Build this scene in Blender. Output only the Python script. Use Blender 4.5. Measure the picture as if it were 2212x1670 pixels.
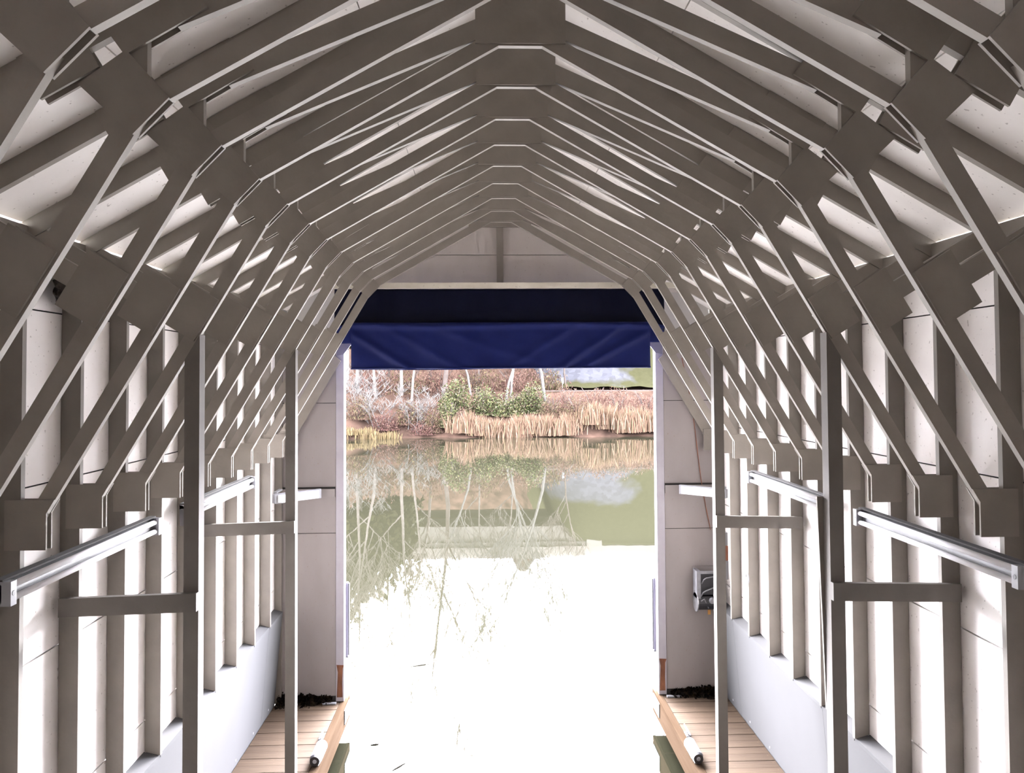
import bpy, math, random
import numpy as np
from mathutils import Vector, Matrix

for o in list(bpy.data.objects):
    bpy.data.objects.remove(o, do_unlink=True)
S = bpy.context.scene
COL = S.collection

# ------------------------------------------------------------------ camera
CAM_Z = 4.47                      # height of the eye above the water
F_PX, CX, CY = 1662.0, 1106.0, 770.84
PITCH, YAW, ROLL = 0.0282, 0.0366, 0.0062
fwd = Vector((math.sin(YAW)*math.cos(PITCH), math.cos(YAW)*math.cos(PITCH), math.sin(PITCH)))
right = Vector((math.cos(YAW), -math.sin(YAW), 0))
up = right.cross(fwd)
r2 = right*math.cos(ROLL) - up*math.sin(ROLL)
u2 = right*math.sin(ROLL) + up*math.cos(ROLL)
cam_d = bpy.data.cameras.new('camera')
cam = bpy.data.objects.new('camera', cam_d)
COL.objects.link(cam)
M = Matrix((r2, u2, -fwd)).transposed().to_4x4()
M.translation = (0, 0, CAM_Z)
cam.matrix_world = M
cam_d.sensor_width = 36.0
cam_d.lens = 36.0*F_PX/2212.0
cam_d.shift_y = -(835.0-CY)/2212.0
cam_d.clip_start, cam_d.clip_end = 0.05, 1000
S.camera = cam

# ------------------------------------------------------------------ sky and exposure
W = bpy.data.worlds.new('overcast_sky'); S.world = W
W.use_nodes = True
wn = W.node_tree; wn.nodes.clear()
tc = wn.nodes.new('ShaderNodeTexCoord')
ns = wn.nodes.new('ShaderNodeTexNoise'); ns.inputs['Scale'].default_value = 2.2; ns.inputs['Detail'].default_value = 3
rp = wn.nodes.new('ShaderNodeValToRGB')
rp.color_ramp.elements[0].position = 0.35; rp.color_ramp.elements[0].color = (0.80, 0.81, 0.97, 1)
rp.color_ramp.elements[1].position = 0.65; rp.color_ramp.elements[1].color = (1.0, 0.97, 0.98, 1)
bg = wn.nodes.new('ShaderNodeBackground'); bg.inputs['Strength'].default_value = 1.0
wo = wn.nodes.new('ShaderNodeOutputWorld')
wn.links.new(tc.outputs['Generated'], ns.inputs['Vector'])
wn.links.new(ns.outputs['Fac'], rp.inputs['Fac'])
# the sun stands ahead of the boathouse behind thin cloud: a broad soft glow around it
SUN_EL, SUN_AZ, BASE, GLOW, TIGHT = math.radians(15), math.radians(2), .30, 3.4, 6.0
sd_ = (math.sin(SUN_AZ)*math.cos(SUN_EL), math.cos(SUN_AZ)*math.cos(SUN_EL), math.sin(SUN_EL))
nz = wn.nodes.new('ShaderNodeVectorMath'); nz.operation = 'NORMALIZE'
dt = wn.nodes.new('ShaderNodeVectorMath'); dt.operation = 'DOT_PRODUCT'; dt.inputs[1].default_value = sd_
m1 = wn.nodes.new('ShaderNodeMath'); m1.operation = 'MULTIPLY_ADD'; m1.inputs[1].default_value = TIGHT; m1.inputs[2].default_value = -TIGHT
m2 = wn.nodes.new('ShaderNodeMath'); m2.operation = 'EXPONENT'
m3 = wn.nodes.new('ShaderNodeMath'); m3.operation = 'MULTIPLY_ADD'; m3.inputs[1].default_value = GLOW; m3.inputs[2].default_value = BASE
wn.links.new(tc.outputs['Generated'], nz.inputs[0]); wn.links.new(nz.outputs['Vector'], dt.inputs[0])
wn.links.new(dt.outputs['Value'], m1.inputs[0]); wn.links.new(m1.outputs[0], m2.inputs[0]); wn.links.new(m2.outputs[0], m3.inputs[0])
wn.links.new(m3.outputs[0], bg.inputs['Strength'])
wn.links.new(rp.outputs['Color'], bg.inputs['Color'])
wn.links.new(bg.outputs['Background'], wo.inputs['Surface'])
vs = S.view_settings
vs.view_transform = 'Standard'; vs.look = 'None'; vs.gamma = 1.0
vs.use_curve_mapping = False
vs.exposure = 6.7
try:
    S.cycles.max_bounces = 16
    S.cycles.diffuse_bounces = 10
    S.cycles.glossy_bounces = 4
except Exception:
    pass

# ------------------------------------------------------------------ helpers
R = random.Random(7)
XC = 0.215            # middle of the boathouse
D0, SP = 4.294, 0.61  # depth of truss 0, truss spacing
def TY(k): return D0 + SP*k
def Z(v): return v + CAM_Z

def mesh_from(name, verts, faces, mat=None, smooth=False):
    me = bpy.data.meshes.new(name)
    me.from_pydata([tuple(map(float, v)) for v in verts], [], faces)
    me.validate(); me.update()
    if mat: me.materials.append(mat)
    if smooth:
        for p in me.polygons: p.use_smooth = True
    return me

def link(name, me, parent=None, loc=(0,0,0), rot=(0,0,0)):
    o = bpy.data.objects.new(name, me)
    COL.objects.link(o)
    o.location = loc; o.rotation_euler = rot
    if parent: o.parent = parent
    return o

def tag(o, label=None, cat=None, group=None, kind=None):
    if label: o['label'] = label
    if cat: o['category'] = cat
    if group: o['group'] = group
    if kind: o['kind'] = kind
    return o

def empty(name, loc=(0,0,0), rz=0.0):
    e = bpy.data.objects.new(name, None); COL.objects.link(e)
    e.location = loc; e.rotation_euler = (0,0,rz); e.empty_display_size = .2
    return e

class MB:
    """collects boxes / prisms / tubes into ONE mesh"""
    def __init__(s): s.v = []; s.f = []
    def box(s, x0, x1, y0, y1, z0, z1):
        b = len(s.v)
        s.v += [(x,y,z) for z in (z0,z1) for y in (y0,y1) for x in (x0,x1)]
        s.f += [tuple(b+i for i in q) for q in ((0,2,3,1),(4,5,7,6),(0,1,5,4),(2,6,7,3),(0,4,6,2),(1,3,7,5))]
        return s
    def prism(s, poly, y0, y1, ax='y'):
        """poly in (x,z) extruded along y (ax='y'); poly in (y,z) along x (ax='x'); poly in (x,y) along z"""
        a = sum(poly[i][0]*poly[(i+1)%len(poly)][1]-poly[(i+1)%len(poly)][0]*poly[i][1] for i in range(len(poly)))
        P = list(poly) if a > 0 else list(poly)[::-1]
        n = len(P); b = len(s.v)
        def pt(p, t):
            return (p[0],t,p[1]) if ax=='y' else ((t,p[0],p[1]) if ax=='x' else (p[0],p[1],t))
        s.v += [pt(p,y0) for p in P] + [pt(p,y1) for p in P]
        fr = tuple(b+i for i in range(n)); bk = tuple(b+n+i for i in reversed(range(n)))
        sides = [(b+i, b+n+i, b+n+(i+1)%n, b+(i+1)%n) for i in range(n)]
        fs = [fr, bk] + sides
        if ax != 'y': fs = [tuple(reversed(q)) for q in fs]
        if ax == 'y': pass
        s.f += fs
        return s
    def tube(s, pts, rad, n=8, cap=True):
        pts = [Vector(p) for p in pts]
        rr = rad if isinstance(rad,(list,tuple)) else [rad]*len(pts)
        rings = []
        prev = None
        for i,p in enumerate(pts):
            d = (pts[min(i+1,len(pts)-1)]-pts[max(i-1,0)])
            if d.length < 1e-9: d = Vector((0,0,1))
            d.normalize()
            ref = prev if prev is not None else (Vector((0,0,1)) if abs(d.z)<.9 else Vector((1,0,0)))
            a = d.cross(ref)
            if a.length < 1e-6: a = d.cross(Vector((0,1,0)))
            a.normalize(); b_ = a.cross(d).normalized(); prev = b_
            base = len(s.v)
            for k in range(n):
                t = 2*math.pi*k/n
                s.v.append(tuple(p + a*math.cos(t)*rr[i] + b_*math.sin(t)*rr[i]))
            rings.append(base)
        for i in range(len(rings)-1):
            A,B = rings[i], rings[i+1]
            for k in range(n):
                s.f.append((A+k, A+(k+1)%n, B+(k+1)%n, B+k))
        if cap:
            s.f.append(tuple(rings[0]+k for k in reversed(range(n))))
            s.f.append(tuple(rings[-1]+k for k in range(n)))
        return s
    def mesh(s, name, mat, smooth=False): 
        me = mesh_from(name, s.v, s.f, mat, smooth)
        import bmesh
        bm = bmesh.new(); bm.from_mesh(me); bmesh.ops.recalc_face_normals(bm, faces=bm.faces); bm.to_mesh(me); bm.free()
        return me
    def build(s, name, mat, parent=None, loc=(0,0,0), rot=(0,0,0), smooth=False):
        return link(name, s.mesh(name, mat, smooth), parent, loc, rot)

# ------------------------------------------------------------------ materials
def new_mat(name):
    m = bpy.data.materials.new(name); m.use_nodes = True
    nt = m.node_tree; b = nt.nodes['Principled BSDF']
    return m, nt, b

def plain(name, col, rough=.6, metal=0.0):
    m, nt, b = new_mat(name)
    b.inputs['Base Color'].default_value = (*col,1); b.inputs['Roughness'].default_value = rough
    b.inputs['Metallic'].default_value = metal
    return m

def mottled(name, c0, c1, scale=6, rough=.7, stretch=(1,1,1), bump=.0, speck=0.0, speck_col=(.1,.08,.06), island=0.0, detail=5, coord='Object', spec=.5):
    m, nt, b = new_mat(name)
    t = nt.nodes.new('ShaderNodeTexCoord'); mp = nt.nodes.new('ShaderNodeMapping'); mp.inputs['Scale'].default_value = stretch
    n = nt.nodes.new('ShaderNodeTexNoise'); n.inputs['Scale'].default_value = scale; n.inputs['Detail'].default_value = detail
    r = nt.nodes.new('ShaderNodeValToRGB')
    r.color_ramp.elements[0].position = .3; r.color_ramp.elements[0].color = (*c0,1)
    r.color_ramp.elements[1].position = .7; r.color_ramp.elements[1].color = (*c1,1)
    L = nt.links.new
    L(t.outputs[coord], mp.inputs['Vector']); L(mp.outputs['Vector'], n.inputs['Vector']); L(n.outputs['Fac'], r.inputs['Fac'])
    out = r.outputs['Color']
    if speck > 0:
        v = nt.nodes.new('ShaderNodeTexNoise'); v.inputs['Scale'].default_value = 38; v.inputs['Detail'].default_value = 1
        L(t.outputs[coord], v.inputs['Vector'])
        rr = nt.nodes.new('ShaderNodeValToRGB')
        rr.color_ramp.elements[0].position = .70; rr.color_ramp.elements[0].color = (0,0,0,1)
        rr.color_ramp.elements[1].position = .76; rr.color_ramp.elements[1].color = (speck,speck,speck,1)
        L(v.outputs['Fac'], rr.inputs['Fac'])
        mx = nt.nodes.new('ShaderNodeMix'); mx.data_type = 'RGBA'
        L(rr.outputs['Color'], mx.inputs['Factor']); L(out, mx.inputs['A']); mx.inputs['B'].default_value = (*speck_col,1)
        out = mx.outputs['Result']
    if island > 0:
        oi = nt.nodes.new('ShaderNodeObjectInfo')
        hs = nt.nodes.new('ShaderNodeHueSaturation')
        ma = nt.nodes.new('ShaderNodeMapRange'); ma.inputs['To Min'].default_value = 1-island; ma.inputs['To Max'].default_value = 1+island
        L(oi.outputs['Random'], ma.inputs['Value']); L(ma.outputs['Result'], hs.inputs['Value']); L(out, hs.inputs['Color'])
        out = hs.outputs['Color']
    L(out, b.inputs['Base Color'])
    b.inputs['Roughness'].default_value = rough
    b.inputs['Specular IOR Level'].default_value = spec
    if bump > 0:
        bp = nt.nodes.new('ShaderNodeBump'); bp.inputs['Strength'].default_value = bump; bp.inputs['Distance'].default_value = .01
        n2 = nt.nodes.new('ShaderNodeTexNoise'); n2.inputs['Scale'].default_value = scale*6
        L(mp.outputs['Vector'], n2.inputs['Vector']); L(n2.outputs['Fac'], bp.inputs['Height']); L(bp.outputs['Normal'], b.inputs['Normal'])
    return m

OUT = .185      # foliage colours scaled down to balance the exposure
def leafy(name, cols, rough=.8, k=1.0):
    cols = [tuple(OUT*k*x for x in c) for c in cols]
    m, nt, b = new_mat(name)
    g = nt.nodes.new('ShaderNodeNewGeometry'); r = nt.nodes.new('ShaderNodeValToRGB')
    cr = r.color_ramp; cr.interpolation = 'CONSTANT'
    n = len(cols)
    while len(cr.elements) < n: cr.elements.new(.5)
    for i,c in enumerate(cols):
        cr.elements[i].position = i/n; cr.elements[i].color = (*c,1)
    nt.links.new(g.outputs['Random Per Island'], r.inputs['Fac'])
    nt.links.new(r.outputs['Color'], b.inputs['Base Color'])
    b.inputs['Roughness'].default_value = rough
    b.inputs['Specular IOR Level'].default_value = .05
    return m

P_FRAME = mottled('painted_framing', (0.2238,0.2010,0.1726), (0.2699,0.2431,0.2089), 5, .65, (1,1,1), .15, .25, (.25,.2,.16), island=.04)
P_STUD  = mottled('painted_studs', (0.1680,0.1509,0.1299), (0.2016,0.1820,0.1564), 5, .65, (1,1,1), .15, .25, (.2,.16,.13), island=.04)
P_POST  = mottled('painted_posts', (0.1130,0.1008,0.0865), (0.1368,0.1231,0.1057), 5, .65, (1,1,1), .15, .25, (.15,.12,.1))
P_GUSS  = mottled('painted_gusset_plywood', (0.2122,0.1901,0.1627), (0.2573,0.2313,0.1982), 4, .7, (1,1,1), .2, .2, (.25,.2,.16), island=.05)
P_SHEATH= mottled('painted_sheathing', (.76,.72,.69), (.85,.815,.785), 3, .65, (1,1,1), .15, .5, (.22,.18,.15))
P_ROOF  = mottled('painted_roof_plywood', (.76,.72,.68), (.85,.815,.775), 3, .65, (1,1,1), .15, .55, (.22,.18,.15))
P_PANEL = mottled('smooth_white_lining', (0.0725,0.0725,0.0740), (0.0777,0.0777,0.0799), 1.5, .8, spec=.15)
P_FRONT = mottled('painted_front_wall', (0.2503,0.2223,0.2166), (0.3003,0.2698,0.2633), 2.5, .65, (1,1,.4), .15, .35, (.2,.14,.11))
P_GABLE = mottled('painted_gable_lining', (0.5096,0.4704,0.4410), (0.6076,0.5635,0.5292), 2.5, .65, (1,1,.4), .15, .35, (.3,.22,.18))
P_JAMB  = mottled('white_jamb_paint', (.33,.31,.34), (.38,.36,.39), 5, .5)
P_CREAM = mottled('cream_beam_paint', (.62,.58,.48), (.72,.68,.58), 6, .6, (1,1,1), 0, .3)
DARKGAP = plain('dark_gap_fill', (.02,.018,.016), .9)  # near-black, set behind joints and in gaps so they read as shaded
EXT     = mottled('exterior_siding', (.45,.44,.42), (.55,.54,.52), 2, .8)
SHINGLE = mottled('roof_felt', (.08,.08,.085), (.14,.14,.14), 12, .9)
DECK    = mottled('deck_plank_wood', (0.0487,0.0329,0.0214), (0.0744,0.0523,0.0356), 3.2, .75, (.35,9,9), .3, .18, (.2,.12,.07), island=.13, spec=.12)
RIM     = mottled('dock_rim_wood', (0.0424,0.0283,0.0185), (0.0567,0.0393,0.0268), 3, .95, (5,.35,5), .2, spec=0)
ROT     = mottled('rotten_wood', (.10,.035,.018), (.24,.10,.05), 12, .9, (1,1,.4), .5)
WHITE   = plain('white_enamel', (.22,.22,.232), .45)
TUBE    = plain('fluorescent_tube_glass', (.88,.88,.9), .12)
HOUS    = plain('grey_reflector', (.10,.10,.10), .5)
BLACKP  = plain('black_plastic', (.012,.012,.015), .4)
STEEL   = plain('grey_steel', (.42,.43,.45), .38, .8)
GALV    = mottled('galvanised_metal', (.20,.20,.215), (.26,.26,.275), 14, .5, spec=.2)
ORANGE  = plain('orange_tag', (.65,.33,.10), .6)
BROWN   = mottled('stained_brown_wood', (.16,.05,.025), (.30,.11,.05), 8, .6)
NEST    = mottled('mud_and_twig', (.012,.010,.008), (.05,.04,.03), 20, .95, (1,1,1), .8)
LITTER  = leafy('leaf_litter', [(.02,.014,.01),(.045,.03,.018),(.03,.02,.015),(.08,.05,.025),(.015,.012,.01)], .95)
RUBBER  = plain('lavender_vinyl', (.15,.145,.19), .45)

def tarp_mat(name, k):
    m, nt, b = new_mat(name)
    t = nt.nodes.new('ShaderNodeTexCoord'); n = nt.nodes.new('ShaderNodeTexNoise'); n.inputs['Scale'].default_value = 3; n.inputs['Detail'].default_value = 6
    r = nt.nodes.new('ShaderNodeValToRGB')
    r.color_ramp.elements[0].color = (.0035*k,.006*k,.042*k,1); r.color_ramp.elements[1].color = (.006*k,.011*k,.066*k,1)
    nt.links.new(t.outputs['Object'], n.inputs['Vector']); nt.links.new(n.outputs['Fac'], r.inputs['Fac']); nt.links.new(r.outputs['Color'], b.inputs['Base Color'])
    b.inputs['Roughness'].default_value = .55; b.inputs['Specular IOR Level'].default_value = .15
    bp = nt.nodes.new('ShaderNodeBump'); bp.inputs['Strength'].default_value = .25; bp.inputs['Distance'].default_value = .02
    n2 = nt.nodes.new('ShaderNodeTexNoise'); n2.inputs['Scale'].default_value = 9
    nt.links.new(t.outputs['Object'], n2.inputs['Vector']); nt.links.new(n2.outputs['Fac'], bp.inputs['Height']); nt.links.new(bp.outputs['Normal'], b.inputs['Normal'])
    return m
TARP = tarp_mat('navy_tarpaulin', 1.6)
TARP_D = tarp_mat('darker_navy_tarpaulin', .30)  # same tarpaulin colours scaled darker for the upper sheet

def eave_mat():  # for the invented strip that carries daylight into the eave slits
    m = bpy.data.materials.new('added_eave_translucent'); m.use_nodes = True; nt = m.node_tree
    nt.nodes.remove(nt.nodes['Principled BSDF']); o = nt.nodes['Material Output']
    t = nt.nodes.new('ShaderNodeBsdfTranslucent'); t.inputs['Color'].default_value = (.7,.7,.68,1)
    d = nt.nodes.new('ShaderNodeBsdfDiffuse'); d.inputs['Color'].default_value = (.7,.7,.68,1)
    mx = nt.nodes.new('ShaderNodeMixShader'); mx.inputs[0].default_value = .5
    nt.links.new(t.outputs[0], mx.inputs[1]); nt.links.new(d.outputs[0], mx.inputs[2]); nt.links.new(mx.outputs[0], o.inputs['Surface'])
    return m
def water_mat():
    m, nt, b = new_mat('green_river_water')
    b.inputs['Base Color'].default_value = (.0108,.0108,.0069,1)
    b.inputs['Roughness'].default_value = .015
    b.inputs['IOR'].default_value = 2.0
    t = nt.nodes.new('ShaderNodeTexCoord'); mp = nt.nodes.new('ShaderNodeMapping'); mp.inputs['Scale'].default_value = (1.0,.5,1)
    n = nt.nodes.new('ShaderNodeTexNoise'); n.inputs['Scale'].default_value = .8; n.inputs['Detail'].default_value = 3
    bp = nt.nodes.new('ShaderNodeBump'); bp.inputs['Strength'].default_value = .03; bp.inputs['Distance'].default_value = .05
    nt.links.new(t.outputs['Object'], mp.inputs['Vector']); nt.links.new(mp.outputs['Vector'], n.inputs['Vector'])
    nt.links.new(n.outputs['Fac'], bp.inputs['Height']); nt.links.new(bp.outputs['Normal'], b.inputs['Normal'])
    return m

# ------------------------------------------------------------------ water and land
wm = mesh_from('river_water', [(-160,-60,0),(160,-60,0),(160,62,0),(-160,62,0)], [(0,1,2,3)], water_mat())
tag(link('river_water', wm), kind='structure')

def sm(a, b, x):
    t = np.clip((x-a)/(b-a), 0, 1); return t*t*(3-2*t)
def shore(x): return 58.7 + .5*np.sin(x*.45+.7) + .3*np.sin(x*1.3) - 1.2*sm(-8,-10.5,x) + .8*sm(-8,-6.5,x)*sm(-2.2,-3.5,x)
def ground(x, y):
    s = y - shore(x)
    h = -.8 + .95*sm(-1.5,.6,s) + 1.35*sm(.3,2.6,s) + 1.75*sm(2.2,8,s)
    h = h + 10.0*sm(70.5,83,y)*sm(4.5,10.5,x+ (y-70)*.05)
    h = h + 17*sm(93,118,y)*(1-sm(4.5,10,x)) + 4*sm(84,110,y)*sm(4.5,10,x)
    return h
def terrain(name, xs, ys, mat, off=0.0):
    X, Y = np.meshgrid(xs, ys); H = ground(X, Y)+off + .10*np.sin(X*2.1+Y)*np.sin(Y*1.7)
    v = np.stack([X.ravel(),Y.ravel(),H.ravel()],1)
    nx, ny = len(xs), len(ys)
    f = [(j*nx+i, j*nx+i+1, (j+1)*nx+i+1, (j+1)*nx+i) for j in range(ny-1) for i in range(nx-1)]
    return mesh_from(name, v, f, mat, True)
BANK = mottled('bank_soil_and_leaves', (0.0153,0.0103,0.0083), (0.0476,0.0307,0.0235), .8, .95, (1,1,1), .4, detail=8, spec=0)
def emb_mat():
    m, nt, b = new_mat('embankment_grass_and_riprap')
    t = nt.nodes.new('ShaderNodeTexCoord'); s = nt.nodes.new('ShaderNodeSeparateXYZ')
    L = nt.links.new
    L(t.outputs['Object'], s.inputs['Vector'])
    n = nt.nodes.new('ShaderNodeTexNoise'); n.inputs['Scale'].default_value = .35; n.inputs['Detail'].default_value = 4
    L(t.outputs['Object'], n.inputs['Vector'])
    # grey stones in a belt across the left part of the slope, grass elsewhere
    def mth(op, a, b_, c=None):
        n_ = nt.nodes.new('ShaderNodeMath'); n_.operation = op
        for k_, val in enumerate((a, b_, c)):
            if val is None: continue
            if isinstance(val, (int, float)): n_.inputs[k_].default_value = val
            else: L(val, n_.inputs[k_])
        return n_.outputs[0]
    belt = mth('SUBTRACT', 1.25, mth('MULTIPLY', mth('ABSOLUTE', mth('SUBTRACT', s.outputs['Z'], 6.0), 0), .42))
    fade = mth('MULTIPLY_ADD', s.outputs['X'], -.22, 3.6)
    both = mth('MINIMUM', belt, fade)
    q = mth('ADD', mth('MULTIPLY', both, -1.0), mth('MULTIPLY_ADD', n.outputs['Fac'], 1.2, .35))
    cl = nt.nodes.new('ShaderNodeMapRange'); cl.inputs['From Min'].default_value = .3; cl.inputs['From Max'].default_value = .6; L(q, cl.inputs['Value'])
    v = nt.nodes.new('ShaderNodeTexVoronoi'); v.inputs['Scale'].default_value = 2.2; L(t.outputs['Object'], v.inputs['Vector'])
    vr = nt.nodes.new('ShaderNodeValToRGB'); vr.color_ramp.elements[0].color = (0.0270,0.0280,0.0325,1); vr.color_ramp.elements[1].color = (0.0410,0.0425,0.0495,1)
    L(v.outputs['Color'], vr.inputs['Fac'])
    g = nt.nodes.new('ShaderNodeTexNoise'); g.inputs['Scale'].default_value = 3; g.inputs['Detail'].default_value = 6; L(t.outputs['Object'], g.inputs['Vector'])
    gr = nt.nodes.new('ShaderNodeValToRGB'); gr.color_ramp.elements[0].color = (.0145,.0148,.0078,1); gr.color_ramp.elements[1].color = (.0245,.0245,.0135,1)
    L(g.outputs['Fac'], gr.inputs['Fac'])
    mx = nt.nodes.new('ShaderNodeMix'); mx.data_type = 'RGBA'
    L(cl.outputs['Result'], mx.inputs['Factor']); L(vr.outputs['Color'], mx.inputs['A']); L(gr.outputs['Color'], mx.inputs['B'])
    L(mx.outputs['Result'], b.inputs['Base Color']); b.inputs['Roughness'].default_value = .95; b.inputs['Specular IOR Level'].default_value = 0
    return m
tag(link('river_bank', terrain('river_bank', np.linspace(-70,70,150), np.concatenate([np.linspace(55,70,40), np.linspace(72,135,34)]), BANK)), kind='structure')
tag(link('road_embankment', terrain('road_embankment', np.linspace(5.5,70,90), np.linspace(69.6,100,46), emb_mat(), .38)), kind='structure')

# ------------------------------------------------------------------ boathouse shell
SL = .575                      # roof slope
V_ROOF = 2.443                 # underside of the roof sheathing at the ridge
U_SH, U_ST, U_ST_IN = 2.845, 2.84, 2.722
Y_BACK, Y_FRONT = -9.0, 9.82
WALL_BOT = -4.30
JOINTS = [-4.30, -3.65, -2.62, -1.62, -.61, .42, .80]
PANEL_TOP = -2.885
TR = list(range(-3, 9))        # trusses that stand in view

def sgn_poly(poly, s): return [(s*a, b) for a, b in poly]

for side, s in (('left',-1), ('right',1)):
    # outer siding, a thin board behind the sheathing panels
    mb = MB(); x0, x1 = sorted((XC+s*(U_SH+.016), XC+s*(U_SH+.04)))
    mb.box(x0, x1, Y_BACK, Y_FRONT+.12, Z(WALL_BOT), Z(.66))
    wall = tag(mb.build('wall_'+side, EXT), kind='structure')
    MB().box(*sorted((XC+s*(U_SH+.0145), XC+s*(U_SH+.0155))), Y_BACK, Y_FRONT, Z(WALL_BOT), Z(.655)).build('dark_joint_backing', DARKGAP, wall)  # dark sheet added so the open joints look shaded
    # painted sheathing panels, joints left open
    ys = [Y_BACK] + [TY(k) for k in (-17,-13,-9,-5,-1,3,7)] + [Y_FRONT]
    for j in range(len(JOINTS)-1):
        for i in range(len(ys)-1):
            z0, z1 = Z(JOINTS[j])+.005, Z(JOINTS[j+1])-.005
            if JOINTS[j+1] > .7: z1 = Z(.66)
            a, b = sorted((XC+s*U_SH, XC+s*(U_SH+.014)))
            MB().box(a, b, ys[i]+.002, ys[i+1]-.002, z0, z1).build('sheathing_panel', P_SHEATH, wall)
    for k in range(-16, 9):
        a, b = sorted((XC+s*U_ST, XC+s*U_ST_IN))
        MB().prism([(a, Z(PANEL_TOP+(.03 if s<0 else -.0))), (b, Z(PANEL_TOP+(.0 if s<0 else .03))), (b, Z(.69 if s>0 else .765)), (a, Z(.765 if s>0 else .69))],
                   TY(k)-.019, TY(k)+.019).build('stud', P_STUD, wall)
    # corner stud
    a, b = sorted((XC+s*U_ST, XC+s*(U_ST_IN+.03)))
    MB().box(a, b, Y_FRONT-.05, Y_FRONT-.012, Z(-4.02), Z(.6)).build('stud', P_STUD, wall)
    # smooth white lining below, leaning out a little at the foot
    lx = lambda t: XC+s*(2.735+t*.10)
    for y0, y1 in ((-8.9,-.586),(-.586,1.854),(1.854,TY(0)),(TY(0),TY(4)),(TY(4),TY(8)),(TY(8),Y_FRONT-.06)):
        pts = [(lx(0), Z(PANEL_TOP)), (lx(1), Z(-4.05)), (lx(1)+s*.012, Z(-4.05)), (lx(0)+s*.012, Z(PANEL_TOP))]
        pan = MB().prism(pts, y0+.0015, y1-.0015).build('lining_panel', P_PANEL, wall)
        if y1 > 5:
            yy = y0+.3
            while yy < y1-.1:
                for fr in (.93,):
                    zz = Z(PANEL_TOP+(-4.05-PANEL_TOP)*fr); xx = lx(fr)
                    MB().tube([(xx+s*.002,yy,zz),(xx-s*.003,yy,zz)], [.013,.013], 10).build('screw_washer', GALV, pan)
                yy += .61
    # sloping ledge that caps the lining between the studs
    for k in range(-16, 9):
        a0, a1 = TY(k)+.0195, (TY(k+1)-.0195 if k < 8 else Y_FRONT-.055)
        pts = [(XC+s*2.733, Z(PANEL_TOP)), (XC+s*U_SH, Z(PANEL_TOP+.03)), (XC+s*U_SH, Z(PANEL_TOP-.02)), (XC+s*2.733, Z(PANEL_TOP-.03))]
        MB().prism(pts, a0, a1).build('ledge', P_PANEL, wall)
    # eave blocking between the rafters with a slit of daylight on top
    for k in range(-16, 9):
        a, b = sorted((XC+s*2.70, XC+s*2.714))
        a0, a1 = TY(k)+.0195, (TY(k+1)-.0195 if k < 8 else Y_FRONT)
        MB().box(a, b, a0, a1, Z(.665), Z((.860 if s>0 else .850) if k in (-1,0,1,2,3,-3) else .874)).build('eave_blocking', P_FRAME, wall)
        MB().box(*sorted((XC+s*2.715, XC+s*(U_SH+.04))), a0, a1, Z(.662), Z(.69)).build('top_plate', P_FRAME, wall)

# roof: outer deck, painted plywood sheets below it
mb = MB()
for s in (-1,1):
    P = [(XC, Z(V_ROOF+.02)), (XC+s*2.733, Z(V_ROOF+.02-SL*2.733)), (XC+s*2.733, Z(V_ROOF+.05-SL*2.733)), (XC, Z(V_ROOF+.05))]
    mb.prism(P, Y_BACK-.3, Y_FRONT+.4)
roof = tag(mb.build('ceiling', SHINGLE), kind='structure')
for s in (-1,1):
    us = [.004, .86, 1.80, 2.736]
    ys = [Y_BACK-.3] + [TY(k) for k in (-19,-15,-11,-7,-3,1,5)] + [Y_FRONT+.39]
    for j in range(3):
        for i in range(len(ys)-1):
            u0, u1 = us[j]+.003, us[j+1]-.003
            P = [(XC+s*u0, Z(V_ROOF-SL*u0)), (XC+s*u1, Z(V_ROOF-SL*u1)), (XC+s*u1, Z(V_ROOF+.014-SL*u1)), (XC+s*u0, Z(V_ROOF+.014-SL*u0))]
            MB().prism(P, ys[i]+.002, ys[i+1]-.002).build('roof_sheet', P_ROOF, roof)

EAVE = eave_mat()  # unseen translucent eave strip, added to make the slits glow
for s in (-1,1):
    ys = [Y_BACK-.3] + [TY(k) for k in (-15,-11,-7,-3,1,5)] + [Y_FRONT+.39]
    for i in range(len(ys)-1):
        u0, u1 = 2.737, 3.20
        P = [(XC+s*u0, Z(V_ROOF+.006-SL*u0)), (XC+s*u1, Z(V_ROOF+.006-SL*u1)), (XC+s*u1, Z(V_ROOF+.010-SL*u1)), (XC+s*u0, Z(V_ROOF+.010-SL*u0))]
        MB().prism(P, ys[i]+.002, ys[i+1]-.002).build('added_eave_sheet', EAVE, roof)
# unseen back wall, added far back and dark so less light bounces
mb = MB(); mb.prism([(XC-2.88,Z(-4.3)),(XC+2.88,Z(-4.3)),(XC+2.88,Z(.78)),(XC,Z(2.44)),(XC-2.88,Z(.78))], Y_BACK-.05, Y_BACK)
tag(mb.build('wall_back', BROWN), kind='structure')

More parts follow.
